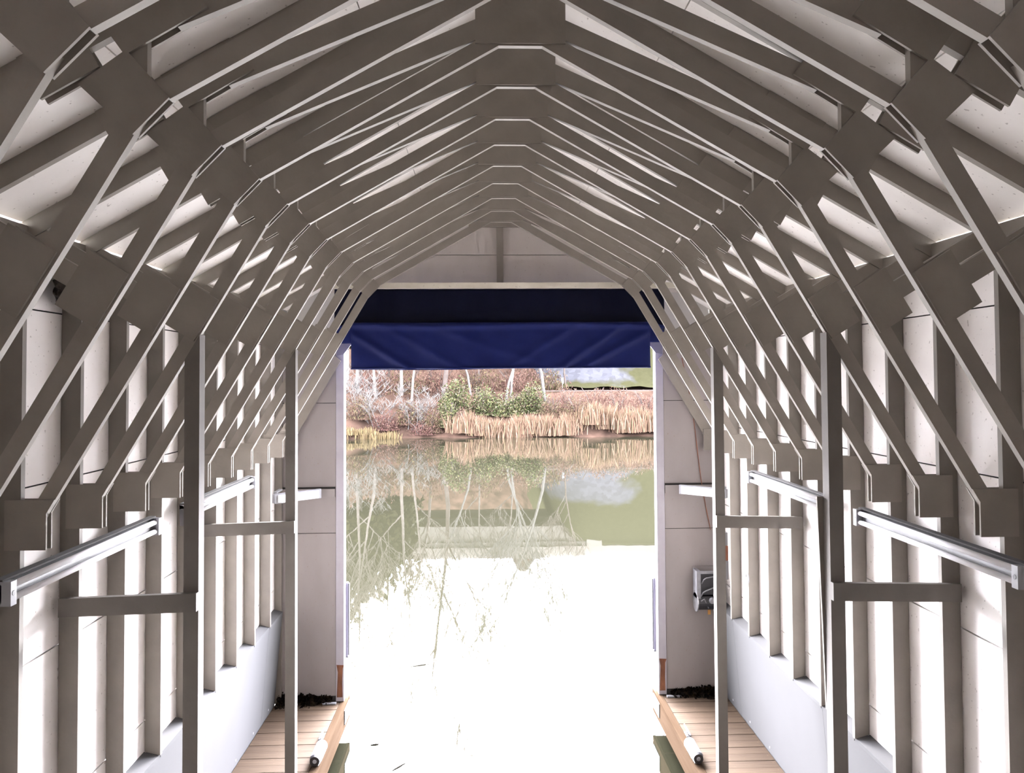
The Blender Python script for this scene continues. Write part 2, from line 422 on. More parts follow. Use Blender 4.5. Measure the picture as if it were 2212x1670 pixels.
# front wall with the boat opening
YF0, YF1 = Y_FRONT, Y_FRONT+.10
U_OP = 1.985
mb = MB()
for s in (-1,1):
    mb.prism([(XC+s*(U_OP+.10),Z(-4.02)),(XC+s*2.84,Z(-4.02)),(XC+s*2.84,Z(.75)),(XC+s*(U_OP+.10),Z(1.2))], YF0+.02, YF1)
mb.prism([(XC-2.885,Z(.62)),(XC+2.885,Z(.62)),(XC+2.885,Z(.78)),(XC,Z(2.44)),(XC-2.885,Z(.78))], YF0+.022, YF1-.002)
wf = tag(mb.build('wall_front', EXT), kind='structure')
for s in (-1,1):
    MB().box(*sorted((XC+s*(U_OP+.101), XC+s*2.835)), YF0+.0165, YF0+.0195, Z(-3.95), Z(.55)).build('dark_joint_backing', DARKGAP, wf)  # dark backing added to put shade into the panel joints
    for z0, z1 in ((-3.955,-1.935),(-1.927,-.30),(-.292,.55)):
        a, b = sorted((XC+s*(U_OP+.105), XC+s*2.83))
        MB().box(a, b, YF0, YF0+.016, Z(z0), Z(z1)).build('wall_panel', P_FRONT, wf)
    a, b = sorted((XC+s*U_OP, XC+s*(U_OP+.10)))
    jb = MB().box(a, b, YF0-.012, YF1+.02, Z(-4.02), Z(.62)).build('jamb_post', P_JAMB, wf)
    a, b = sorted((XC+s*(U_OP+.012), XC+s*(U_OP+.088)))
    rot = [(a,Z(-3.97)),(b-.005,Z(-3.97)),(b-.01,Z(-3.80)),(b-.004,Z(-3.62)),(b+.012,Z(-3.575)),(a-.004,Z(-3.57)),(a+.012,Z(-3.66))]
    MB().prism(rot, YF0-.016, YF0-.011).build('rotten_patch', ROT, jb)
    tri = [(XC+s*(U_OP-.0),Z(.32)), (XC+s*(U_OP+.09),Z(.30)), (XC+s*(U_OP+.09),Z(.47)), (XC+s*(U_OP-.115),Z(.47))]
    MB().prism(tri, YF0-.03, YF0-.014).build('corner_brace', RUBBER, wf)
    # girt board across the wall panel
    a, b = sorted((XC+s*(U_OP+.11), XC+s*2.82))
    MB().box(a, b, YF0-.035, YF0, Z(-1.47), Z(-1.375)).build('girt', P_FRONT, wf)
    MB().box(a, b, YF0-.012, YF0-.001, Z(-1.374), Z(-1.352)).build('shadow_gap_strip', DARKGAP, wf)  # dark strip standing in for the shadow line above the girt
    # diagonal brace along the line of the truss legs
    br = [(XC+s*2.02,Z(.235)), (XC+s*2.10,Z(.31)), (XC+s*2.74,Z(-.76)), (XC+s*2.60,Z(-.745))]
    MB().prism(br, YF0-.05, YF0-.001).build('brace_board', P_FRAME, wf)
    a, b = sorted((XC+s*2.585, XC+s*2.80))
    MB().box(a, b, YF0-.07, YF0-.051, Z(-.93), Z(-.66)).build('gusset_plate', P_GUSS, wf)
# gable lining, post, head beam
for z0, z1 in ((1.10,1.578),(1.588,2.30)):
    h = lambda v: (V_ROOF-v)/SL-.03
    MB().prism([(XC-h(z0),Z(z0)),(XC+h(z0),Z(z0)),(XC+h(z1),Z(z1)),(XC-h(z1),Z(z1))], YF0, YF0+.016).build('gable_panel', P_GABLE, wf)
MB().box(XC-.045, XC+.04, YF0-.04, YF0-.001, Z(1.19), Z(1.93)).build('gable_post', P_FRAME, wf)
MB().box(XC-.40, XC+.40, YF0-.038, YF0-.001, Z(1.935), Z(2.03)).build('gable_tie', P_FRAME, wf)
MB().box(XC-2.2, XC+2.2, 9.36, 9.41, Z(1.105), Z(1.172)).build('head_beam', P_CREAM, wf)

# ------------------------------------------------------------------ roof trusses
C_BOT = [(.0,1.872),(.123,1.872),(1.452,1.110),(1.53,1.165),(0,2.041)]
PIECES = {
 'rafter':      [(0,2.325),(2.83,2.325-SL*2.83),(2.83,V_ROOF-.001-SL*2.83),(0,V_ROOF-.001)],
 'bottom_chord':C_BOT,
 'upper_web':   [(0,2.015),(1.42,1.400),(1.46,1.482),(0,2.135)],
 'strut':       [(1.537,1.16),(1.625,1.16),(1.625,1.387),(1.537,1.439)],
 'leg':         [(1.55,1.03),(1.585,.971),(2.583,-.714),(2.62,-.777),(2.713,-.777),(1.638,1.05)],
 'eave_web':    [(1.99,.342),(2.713,.770),(2.713,.762+.0),(2.713,.764),(2.56,.845),(1.93,.437)],
}
PIECES['eave_web'] = [(2.02,.359),(2.713,.770),(2.69,.775),(2.60,.825),(1.966,.451)]
GUSSETS = {
 'ridge': [(-.254,1.882),(.254,1.882),(.254,2.28),(.03,2.40),(-.03,2.40),(-.254,2.28)],
 'g1':    [(1.30,1.475),(1.62,1.281),(1.735,1.44),(1.415,1.624)],
 'g2':    [(1.718,1.234),(1.942,1.102),(2.038,1.266),(1.815,1.394)],
 'hg':    [(1.448,1.113),(1.615,1.303),(1.80,1.165),(1.588,.967)],
 'eg':    [(2.028,.245),(2.213,.359),(2.06,.617),(1.876,.503)],
 'bg':    [(2.580,-.714),(2.580,-.91),(2.80,-.91),(2.80,-.64),(2.537,-.64)],
}
VB = -.91
MESH = {}
for nm, P in PIECES.items():
    for s in (-1,1):
        MESH[nm,s] = MB().prism([(s*a, b-VB) for a,b in P], -.019, .019).mesh(nm, P_FRAME)
for nm, P in GUSSETS.items():
    for s in ((1,) if nm=='ridge' else (-1,1)):
        for q,(y0,y1) in enumerate(((-.0315,-.0191),(.0191,.0315))):
            MESH[nm,s,q] = MB().prism([(s*a, b-VB) for a,b in P], y0, y1).mesh('gusset_plate', P_GUSS)
ORD = ['nearest','second','third','fourth','fifth','sixth','seventh','eighth','ninth','tenth','eleventh','twelfth']
for k in TR:
    n = 8-k
    if n == 0: lab = 'grey painted roof truss right in front of the navy tarpaulin, nearest the gable'
    elif k == 5: lab = 'fourth grey painted roof truss from the gable, over the far pair of posts'
    elif k == 1: lab = 'eighth grey painted roof truss from the gable, over the near pair of posts'
    elif k == -3: lab = 'grey painted roof truss nearest the camera, twelfth from the gable'
    else: lab = ORD[n]+' grey painted roof truss from the gable, with plywood gussets'
    e = tag(empty('roof_truss', (XC, TY(k), Z(VB))), lab, 'roof truss', 'roof trusses of the boathouse')
    for nm in PIECES:
        for s in (-1,1): link(nm, MESH[nm,s], e)
    for nm in GUSSETS:
        for s in ((1,) if nm=='ridge' else (-1,1)):
            for q in (0,1): link('gusset_plate', MESH[nm,s,q], e)

# ------------------------------------------------------------------ posts with crossbars
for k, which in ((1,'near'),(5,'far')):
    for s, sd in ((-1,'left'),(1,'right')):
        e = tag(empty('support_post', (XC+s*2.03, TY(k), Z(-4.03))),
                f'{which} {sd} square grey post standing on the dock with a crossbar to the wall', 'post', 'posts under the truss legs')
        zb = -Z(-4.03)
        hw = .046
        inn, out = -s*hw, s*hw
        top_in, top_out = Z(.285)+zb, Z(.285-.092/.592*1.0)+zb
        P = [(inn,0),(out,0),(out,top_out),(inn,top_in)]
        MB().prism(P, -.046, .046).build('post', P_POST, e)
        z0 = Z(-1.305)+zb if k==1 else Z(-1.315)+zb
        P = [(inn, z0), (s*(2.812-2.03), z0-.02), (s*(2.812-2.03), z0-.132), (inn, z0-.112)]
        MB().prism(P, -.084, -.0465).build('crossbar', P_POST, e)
        # foot plate
        MB().box(-.07,.07,-.07,.07,0,.008).build('foot_plate', STEEL, e)
        if k==1 and s==-1:
            lt = MB().box(-.075,-.047,-.035,-.010,Z(-.90)+zb,Z(-.80)+zb).build('latch', GALV, e)

# ------------------------------------------------------------------ fluorescent strip lights
def strip(name, y0, y1, s, label):
    e = tag(empty(name, (XC+s*2.714, (y0+y1)/2, Z(-1.08))), label, 'light', 'strip lights on the side walls')
    h = (y1-y0)/2
    def X(a): return -s*a
    mb = MB().prism([(X(0),-.062),(X(0),.062),(X(.045),.045),(X(.045),-.045)], -h, h); mb.build('housing', HOUS, e)
    for z in (-.034,.034):
        MB().tube([(X(.064),-h+.04,z),(X(.064),h-.04,z)], .018, 12).build('tube', TUBE, e, smooth=True)
    for q in (-1,1):
        cap = MB().box(*sorted((X(.0),X(.092))), *sorted((q*h,q*(h-.05))), -.062, .062).build('end_cap', WHITE, e)
        MB().tube([(X(.0925),q*(h-.025),.0),(X(.094),q*(h-.025),.0)], .013, 10).build('screw', BLACKP, cap)
    MB().box(*sorted((X(.0),X(.05))), -h, h, .0625, .072).build('top_lip', DARKGAP, e)
    return e
strip('fluorescent_light', 4.03, 5.86, -1, 'twin tube strip light on the left wall nearer the camera')
strip('fluorescent_light', 4.03, 5.86, 1, 'twin tube strip light on the right wall nearer the camera')
strip('fluorescent_light', 6.43, 8.26, -1, 'twin tube strip light on the left wall beyond the near post')
strip('fluorescent_light', 6.43, 8.26, 1, 'twin tube strip light on the right wall between the two posts')
for s, sd in ((-1,'left'),(1,'right')):
    e = tag(empty('corner_light', (XC+s*2.50, 9.50, Z(-1.47)), 0), f'short white corner light on the front wall {sd} of the opening', 'light', 'short corner lights')
    a = Vector((s*.225, -.20, 0)); b = Vector((-s*.225, .22, 0))
    d = (b-a).normalized(); nrm = Vector((-d.y, d.x, 0)) * (1 if s>0 else -1)
    nrm = Vector((-s*abs(d.y), -abs(d.x), 0))
    def pp(t, w): q = a+d*t+nrm*w; return (q.x, q.y)
    Ln = (b-a).length
    MB().prism([pp(0,0),pp(Ln,0),pp(Ln,.05),pp(0,.05)], 0, .115, 'z').build('housing', WHITE, e)
    MB().prism([pp(.03,.0505),pp(Ln-.03,.0505),pp(Ln-.06,.09),pp(.06,.09)], .012, .10, 'z').build('diffuser', TUBE, e)
    MB().prism([pp(0,-.002),pp(-.015,-.002),pp(-.015,.06),pp(0,.06)], .005, .11, 'z').build('end_cap', GALV, e)
    q = a+d*.02
    MB().box(q.x-.02,q.x+.02,q.y-.0,q.y+.26,.115,.135).build('bracket', STEEL, e)

# ------------------------------------------------------------------ navy tarpaulin in the head of the opening
def cloth(u0, u1, v0, v1, nu, nv, fn, y):
    vs_, fs = [], []
    for j in range(nv+1):
        for i in range(nu+1):
            a, b = i/nu, j/nv
            u = u0+(u1-u0)*a; v = v0+(v1-v0)*b
            dy, dv = fn(u, v, a, b)
            vs_.append((u, y+dy, v+dv))
    for j in range(nv):
        for i in range(nu):
            p = j*(nu+1)+i
            fs.append((p, p+1, p+nu+2, p+nu+1))
    n = len(vs_)
    # give it thickness
    vs2 = vs_ + [(x, yy+.004, z) for x,yy,z in vs_]
    fs2 = fs + [tuple(n+i for i in reversed(q)) for q in fs]
    rim = [i for i in range(nu)]; 
    def edge(a,b): fs2.append((b,a,a+n,b+n))
    for i in range(nu): edge(i,i+1); edge(nv*(nu+1)+i+1, nv*(nu+1)+i)
    for j in range(nv): edge((j+1)*(nu+1), j*(nu+1)); edge(j*(nu+1)+nu, (j+1)*(nu+1)+nu)
    return vs2, fs2
te = tag(empty('tarpaulin', (XC, 9.43, Z(.12))), 'navy blue tarpaulin curtain hung across the top of the boat opening', 'tarpaulin')
def f_up(u,v,a,b):
    sag = .05*math.sin(a*math.pi)
    return (-.03*math.exp(-((v-.70-.05*math.cos(u*1.4))/.06)**2) + .012*math.sin(u*9+v*6)*(1-b) + .008*math.sin(u*23+2), 0)
def f_lo(u,v,a,b):
    w = 0
    # stretched diagonal folds falling from both upper corners, and bulge under the gather
    for uu, sl, am in ((-1.75,-.62,.035),(-1.2,-.55,.018),(1.72,.55,.03),(1.3,.7,.028),(.7,.62,.02),(-.5,-.35,.012)):
        dd = (v-.62) - sl*(u-uu)
        dd = (v-.52) - (sl*(u-uu))
        w -= am*math.exp(-(dd/.055)**2)
    w -= .05*math.exp(-((v-.655-.012*math.sin(u*2.2))/.035)**2)
    w += .012*math.sin(u*5.3+1.1) + .007*math.sin(u*13+v*9)
    return (w, .010*math.sin(u*1.7)*(1-b) if b<.5 else 0)
v_, f_ = cloth(-2.045, 2.035, .44, 1.11, 90, 26, f_up, .075)
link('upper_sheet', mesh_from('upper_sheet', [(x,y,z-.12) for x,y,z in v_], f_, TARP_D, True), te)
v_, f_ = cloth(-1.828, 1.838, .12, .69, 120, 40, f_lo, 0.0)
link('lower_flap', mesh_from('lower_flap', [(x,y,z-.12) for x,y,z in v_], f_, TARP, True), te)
# wide band of the lower flap that reaches the legs
v_, f_ = cloth(-2.04, 2.03, .44, .665, 110, 16, lambda u,v,a,b: (.008*math.sin(u*7)+.006*math.sin(u*17+v*8)-.03*math.exp(-((v-.64)/.03)**2), 0), .05)
link('gathered_band', mesh_from('gathered_band', [(x,y,z-.12) for x,y,z in v_], f_, TARP, True), te)
mb = MB()
mb.tube([(-1.83,-.02,.012),(1.84,-.02,.012)], .010, 8)
mb.build('bottom_hem', TARP, te)

# ------------------------------------------------------------------ docks
Y_DE = 10.04
for s, sd in ((-1,'left'),(1,'right')):
    e = tag(empty('dock', (XC+s*2.4, 4.5, 0)), f'wooden plank dock along the {sd} wall', 'dock')
    def B(u0,u1,y0,y1,z0,z1,nm,mat):
        a, b = sorted((s*(u0-2.4), s*(u1-2.4)))
        return MB().box(a,b,y0-4.5,y1-4.5,z0,z1).build(nm,mat,e)
    zt = Z(-4.03)
    a, b = sorted((s*(2.035-2.4), s*(2.825-2.4)))
    pm = [MB().box(a,b,0,.143,zt-.035,zt).mesh('plank',DECK), MB().box(a,b,0,.143,zt-.037,zt-.002).mesh('plank',DECK)]
    y = Y_DE-.146; i = 0
    while y > -8.8:
        link('plank', pm[i%2], e, (0, y-4.5, 0)); y -= .149; i += 1
    B(1.95,2.03,-8.8,Y_DE,zt-.04,zt+.002,'rim_board',RIM)
    B(1.95,1.985,-8.8,Y_DE-.002,zt-.275,zt-.0405,'fascia',RIM)
    B(1.985,2.82,Y_DE-.03,Y_DE,zt-.27,zt-.042,'end_board',RIM)
    for yj in (-2,0,2,4,6,8,9.6):
        B(2.0,2.82,yj,yj+.05,zt-.24,zt-.042,'joist',RIM)
    B(2.25,2.70,-8.7,9.5,-.25,.12,'float',BLACKP)
    B(1.938,1.9495,Y_DE-.42,Y_DE-.08,zt-.20,zt-.03,'bumper_strip',WHITE)
    # cleat
    c = tag(empty('dock_cleat', (XC+s*2.06, 8.72 if s>0 else 8.83, zt+.002)), f'grey metal mooring cleat on the {sd} dock', 'cleat', 'mooring cleats')
    MB().box(-.025,.025,-.06,.06,0,.008).build('base_plate', GALV, c)
    for q in (-.035,.035): MB().tube([(0,q,.008),(0,q,.04)], [.012,.010], 8).build('stem', STEEL, c)
    MB().tube([(0,-.14,.052),(0,-.07,.046),(0,0,.044),(0,.07,.046),(0,.14,.052)], [.008,.012,.014,.012,.008], 8).build('horn', GALV, c, smooth=True)
    # bumper
    yb = 8.22 if s>0 else 8.36
    c = tag(empty('dock_bumper', (XC+s*1.99, yb, zt+.005)), f'white cylindrical dock bumper with a black end on the {sd} dock rim', 'bumper', 'dock bumpers')
    MB().tube([(0,-.17,.062),(0,-.155,.066),(0,.155,.066),(0,.17,.058)], [.052,.062,.062,.05], 18).build('roller', WHITE, c, smooth=False)
    w = MB().tube([(0,-.172,.066),(0,-.20,.066)], [.058,.05], 18).build('end_wheel', BLACKP, c)
    MB().tube([(0,-.2005,.066),(0,-.204,.066)], [.022,.018], 12).build('hub', WHITE, w)
    MB().box(-.03,.03,-.16,.16,0,.012).build('base_plate', STEEL, c)
    # vinyl rail on the outside of the jamb
    c = tag(empty('fender_rail', (XC+s*(U_OP-.0), YF1+.06, Z(-3.52))), f'lavender grey vertical fender rail on the {sd} side of the boat opening', 'rail', 'fender rails')
    MB().box(*sorted((-s*.022,s*.02)), -.03, .03, 0, .93).build('channel', RUBBER, c)
    MB().tube([(-s*.03,0,.01),(-s*.03,0,.92)], .012, 8).build('bead', WHITE, c)
    MB().box(*sorted((-s*.03,s*.022)), -.034, .034, -.012, 0).build('end_cap', BLACKP, c)
    # leaf litter along the foot of the front wall
    lv, lf = [], []
    for q in range(900):
        t = R.random(); u = 2.14+.66*t; yy = Y_FRONT-.005-abs(R.gauss(0,.05))*(0.6+t); hgt = (.02+.09*R.random()*(0.5+t))*max(0,1-(Y_FRONT-yy)/.16)
        p = Vector((XC+s*u, yy, zt+.002+hgt)); sz = .015+.02*R.random()
        ax = Vector((R.gauss(0,1),R.gauss(0,1),R.gauss(0,1))).normalized(); bx = ax.orthogonal().normalized()
        i0 = len(lv); lv += [tuple(p+ax*sz), tuple(p+bx*sz*.6), tuple(p-ax*sz), tuple(p-bx*sz*.6)]; lf.append((i0,i0+1,i0+2,i0+3))
    tag(link('leaf_litter', mesh_from('leaf_litter', lv, lf, LITTER)), f'dark damp leaf litter at the foot of the front wall on the {sd} dock', 'leaf litter', None, 'stuff')
    MB().box(*sorted((XC+s*2.09, XC+s*2.82)), Y_FRONT-.004, Y_FRONT+.02, Z(-4.026), Z(-3.955)).build('dark_sill_gap', DARKGAP, wf)
    # thin white strip on the planks beside the jamb
    tag(MB().box(*sorted((XC+s*2.07, XC+s*2.25)), Y_FRONT-.10, Y_FRONT-.055, zt+.003, zt+.02).build('batten', WHITE),
        f'thin white batten lying on the {sd} dock beside the jamb', 'batten', 'loose battens')

# ------------------------------------------------------------------ winch and small things on the right
e = tag(empty('winch', (XC+2.60, Y_FRONT-.002, Z(-2.93))), 'black and silver electric winch mounted on the front wall behind the post', 'winch')
MB().box(-.16,.22,-.02,0,.0,.52).build('mounting_board', P_FRONT, e)
MB().box(-.165,-.115,-.20,-.021,.16,.50).build('side_plate', GALV, e)
MB().box(-.114,.12,-.17,-.021,.20,.46).build('gear_box', BLACKP, e)
MB().box(-.12,.13,-.205,-.171,.468,.498).build('top_bracket', GALV, e)
dr = MB().tube([(-.155,-.12,.10),(.05,-.12,.10)], [.098,.098], 20).build('drum', BLACKP, e)
for x in (-.165,.055): MB().tube([(x,-.12,.10),(x+.012,-.12,.10)], .118, 22).build('flange', STEEL, dr)
MB().tube([(.02,-.221,.14),(.02,-.25,.14)], [.042,.03], 14).build('knob', WHITE, e, smooth=False)
for q,(x0,z0,x1,z1) in enumerate(((-.10,.42,.10,.44),(-.11,.26,.06,.30),(-.13,.16,-.02,.04))):
    MB().tube([(x0,-.18,z0-.08),(x0+.02,-.215,z0-.02),(x0+.05,-.22,z0),(x1,-.20,z1)], .007, 6).build('hose', GALV, e, smooth=True)
MB().box(.02,.055,-.03,-.021,-.09,.0).build('tag', ORANGE, e)

e = tag(empty('wall_box', (XC+2.735, 9.36, Z(-2.45))), 'small white box with a brown wood block on the right wall beyond the far post', 'box')
MB().box(-.08,0,-.07,.07,.0,.22).build('housing', WHITE, e)
MB().box(-.07,0,-.06,.06,.225,.40).build('wood_block', BROWN, e)
MB().box(-.06,0,-.05,.05,.405,.56).build('cover', WHITE, e)
MB().tube([(-.03,0,0),(-.05,0,-.12),(-.02,.02,-.24),(-.03,.03,-.36)], .012, 8).build('cable', BLACKP, e, smooth=True)

pts = [(XC+2.33+.35*t+.02*math.sin(t*6), Y_FRONT-.01, Z(.25-2.2*t)) for t in [i/14 for i in range(15)]]
c = MB().tube(pts, .005, 5).build('electric_cable', BROWN)
tag(c, 'thin cable running down the front wall right of the opening', 'cable')

# loose board leaning behind the right near post
o = MB()
o.prism([(XC+1.945,Z(-.78)),(XC+2.02,Z(-.78)),(XC+2.03,Z(-2.15)),(XC+1.985,Z(-2.15))], 4.9505, 4.968)
tag(o.build('loose_board', P_FRAME), 'narrow grey board hanging just behind the near right post', 'board')

# a loop of wire on a stud
pts = [(XC+2.705, TY(7.0)-.03+.05*math.cos(t), Z(-2.24)+.035*math.sin(t)*1.6) for t in [i*.5 for i in range(10)]]
tag(MB().tube(pts, .006, 6).build('wire_loop', WHITE, smooth=True), 'small loop of pale wire on a stud of the right wall', 'wire')

# old nest in the bay on the left
nv, nf = [], []
import bmesh
bm = bmesh.new(); bmesh.ops.create_icosphere(bm, subdivisions=4, radius=1)
for v in bm.verts:
    n = v.co.normalized()
    k_ = 1+.16*math.sin(n.x*7+1)*math.sin(n.y*6+2)+.10*math.sin(n.z*11+n.x*5)+.05*math.sin(n.y*19)*math.sin(n.x*17)
    v.co = Vector((n.x*.075*k_, n.y*.13*k_, n.z*.105*k_))
me = bpy.data.meshes.new('nest_body'); bm.to_mesh(me); bm.free(); me.materials.append(NEST)
ne = tag(empty('bird_nest', (XC-2.725, 4.76, Z(.445))), 'dark clump of an old nest stuck high on the left wall', 'nest')
link('nest_body', me, ne, (0,0,.105))
mb = MB()
for q in range(40):
    a = R.random()*6.28; p = Vector((.03*math.cos(a), .11*math.sin(a), .03+.2*R.random())); d = Vector((R.gauss(0,.04)+.03,R.gauss(0,.06),R.gauss(0,.05)))
    mb.tube([tuple(p),tuple(p+d)], .0025, 4)
mb.build('twigs', NEST, ne)

# floating twigs
TW = plain('wet_twig', (.03,.025,.018), .8)
for i,(px,py,rz,ln,lab) in enumerate(((0.0,0,0,0,''),)): pass
for (x,y,rz,ln,lab) in ((-1.0,12.2,.35,.36,'dark twig floating on the bright water beyond the boathouse'),
                        (-1.0,9.05,.9,.22,'small dark twig floating on the water in the slip'),
                        (-1.35,9.6,.2,.12,'tiny dark twig floating on the water by the left dock')):
    c,s_ = math.cos(rz)*ln/2, math.sin(rz)*ln/2
    tag(MB().tube([(x-c,y-s_,.004),(x,y,.008),(x+c,y+s_,.004)], [.004,.008,.003], 6).build('floating_twig', TW), lab, 'twig', 'floating twigs')

# ------------------------------------------------------------------ far bank: vegetation, rail, overpass
rng = np.random.default_rng(11)
def leaf_cloud(name, n, rx, ry, rz, size, mat, shell=.55, low=0.0, lumps=9, vert=0.0, seed=0):
    g = np.random.default_rng(seed)
    c = g.normal(size=(lumps,3)); c /= np.linalg.norm(c,axis=1)[:,None]; c *= g.uniform(.2,.62,(lumps,1)); c[:,2] = np.abs(c[:,2])*.9 - .08
    lr = g.uniform(.34,.55,lumps)
    idx = g.integers(0,lumps,n)
    d = g.normal(size=(n,3)); d /= np.linalg.norm(d,axis=1)[:,None]
    r = lr[idx][:,None]*(1-shell*g.random((n,1))**2)
    p = (c[idx]+d*r)
    p = p*np.array([rx,ry,rz]); p[:,2] = np.maximum(p[:,2]+.05*rz, low)
    a = g.normal(size=(n,3)); a[:,2] += vert*np.sign(g.normal(size=n))*3; a /= np.linalg.norm(a,axis=1)[:,None]
    b = np.cross(a, g.normal(size=(n,3))); b /= np.linalg.norm(b,axis=1)[:,None]
    s = size*g.uniform(.6,1.4,(n,1))
    w = .55 if vert==0 else .22
    V = np.stack([p-a*s, p+b*s*w, p+a*s, p-b*s*w],1).reshape(-1,3)
    F = np.arange(n*4).reshape(n,4)
    return mesh_from(name, V, F.tolist(), mat)

def branches(name, height, spread, mat, seed, levels=4, trunk=.10, lean=.05, nchild=(4,6), start=.35):
    rr = random.Random(seed); mb = MB()
    def grow(p, d, L, rad, lv):
        n = 5 if lv == 0 else 3
        pts = [p]; q = p.copy(); dd = d.copy()
        for i in range(n):
            dd = (dd + Vector((rr.gauss(0,.10),rr.gauss(0,.10),rr.gauss(0,.05)+(.05 if lv else .0)))).normalized()
            q = q + dd*(L/n); pts.append(q.copy())
        mb.tube([tuple(x) for x in pts], [rad*(1-.75*i/n) for i in range(n+1)], 5 if lv==0 else 3, cap=False)
        if lv >= levels: return
        k = rr.randint(*nchild)
        for j in range(k):
            t = start+(1-start)*(j+rr.random())/k if lv == 0 else .25+.75*rr.random()
            i = min(int(t*n), n-1); b = pts[i].lerp(pts[i+1], t*n-i)
            ang = rr.random()*6.283; out = Vector((math.cos(ang),math.sin(ang),0))
            nd = (dd*(1.0-spread) + out*spread + Vector((0,0,.25))).normalized()
            grow(b, nd, L*(.38 if lv==0 else .62)*rr.uniform(.8,1.2), max(rad*(.42 if lv==0 else .6), .016), lv+1)
    grow(Vector((0,0,-.1)), Vector((rr.gauss(0,lean),rr.gauss(0,lean),1)).normalized(), height, trunk, 0)
    return mb.mesh(name, mat)

BARK_P = mottled('pale_bark', (0.0612,0.0510,0.0450), (0.0936,0.0834,0.0756), 3, .9)
BARK_W = mottled('white_birch_bark', (0.0530,0.0495,0.0461), (0.0731,0.0707,0.0672), 3, .85)
BARK_D = mottled('grey_brown_bark', (0.0361,0.0279,0.0238), (0.0615,0.0484,0.0418), 3, .9)
L_GREEN = leafy('bramble_green_leaves', [(.11,.15,.055),(.18,.21,.09),(.22,.24,.12),(.13,.15,.07),(.29,.28,.13),(.17,.12,.085),(.32,.29,.20)], k=1.35)
L_MAROON= leafy('maroon_brush', [(.16,.075,.07),(.22,.12,.10),(.12,.065,.06),(.27,.17,.13),(.19,.12,.10)], k=1.7)
L_MIX   = leafy('mixed_autumn_brush', [(.20,.13,.10),(.27,.19,.13),(.15,.14,.065),(.22,.12,.10),(.31,.25,.14),(.17,.11,.09)], k=1.5)
L_PINK  = leafy('pink_brush', [(.30,.17,.14),(.25,.13,.11),(.35,.22,.17),(.28,.19,.14),(.22,.14,.12)], k=1.45)
L_OLIVE = leafy('olive_evergreen_leaves', [(.085,.085,.03),(.11,.11,.045),(.14,.135,.06),(.10,.095,.04),(.17,.155,.075)], k=1)
L_REED  = leafy('dry_reed', [(.42,.27,.19),(.50,.35,.25),(.33,.20,.14),(.46,.32,.23),(.26,.17,.12),(.38,.28,.17)], k=1.45)
L_STRAW = leafy('straw_grass', [(.40,.30,.15),(.34,.26,.14),(.46,.36,.2),(.28,.2,.12)], k=1.2)

def px2x(px, Y): return ((px-1045.4)/1662.0)*Y*1.0015   # bearing of a thing on the far bank

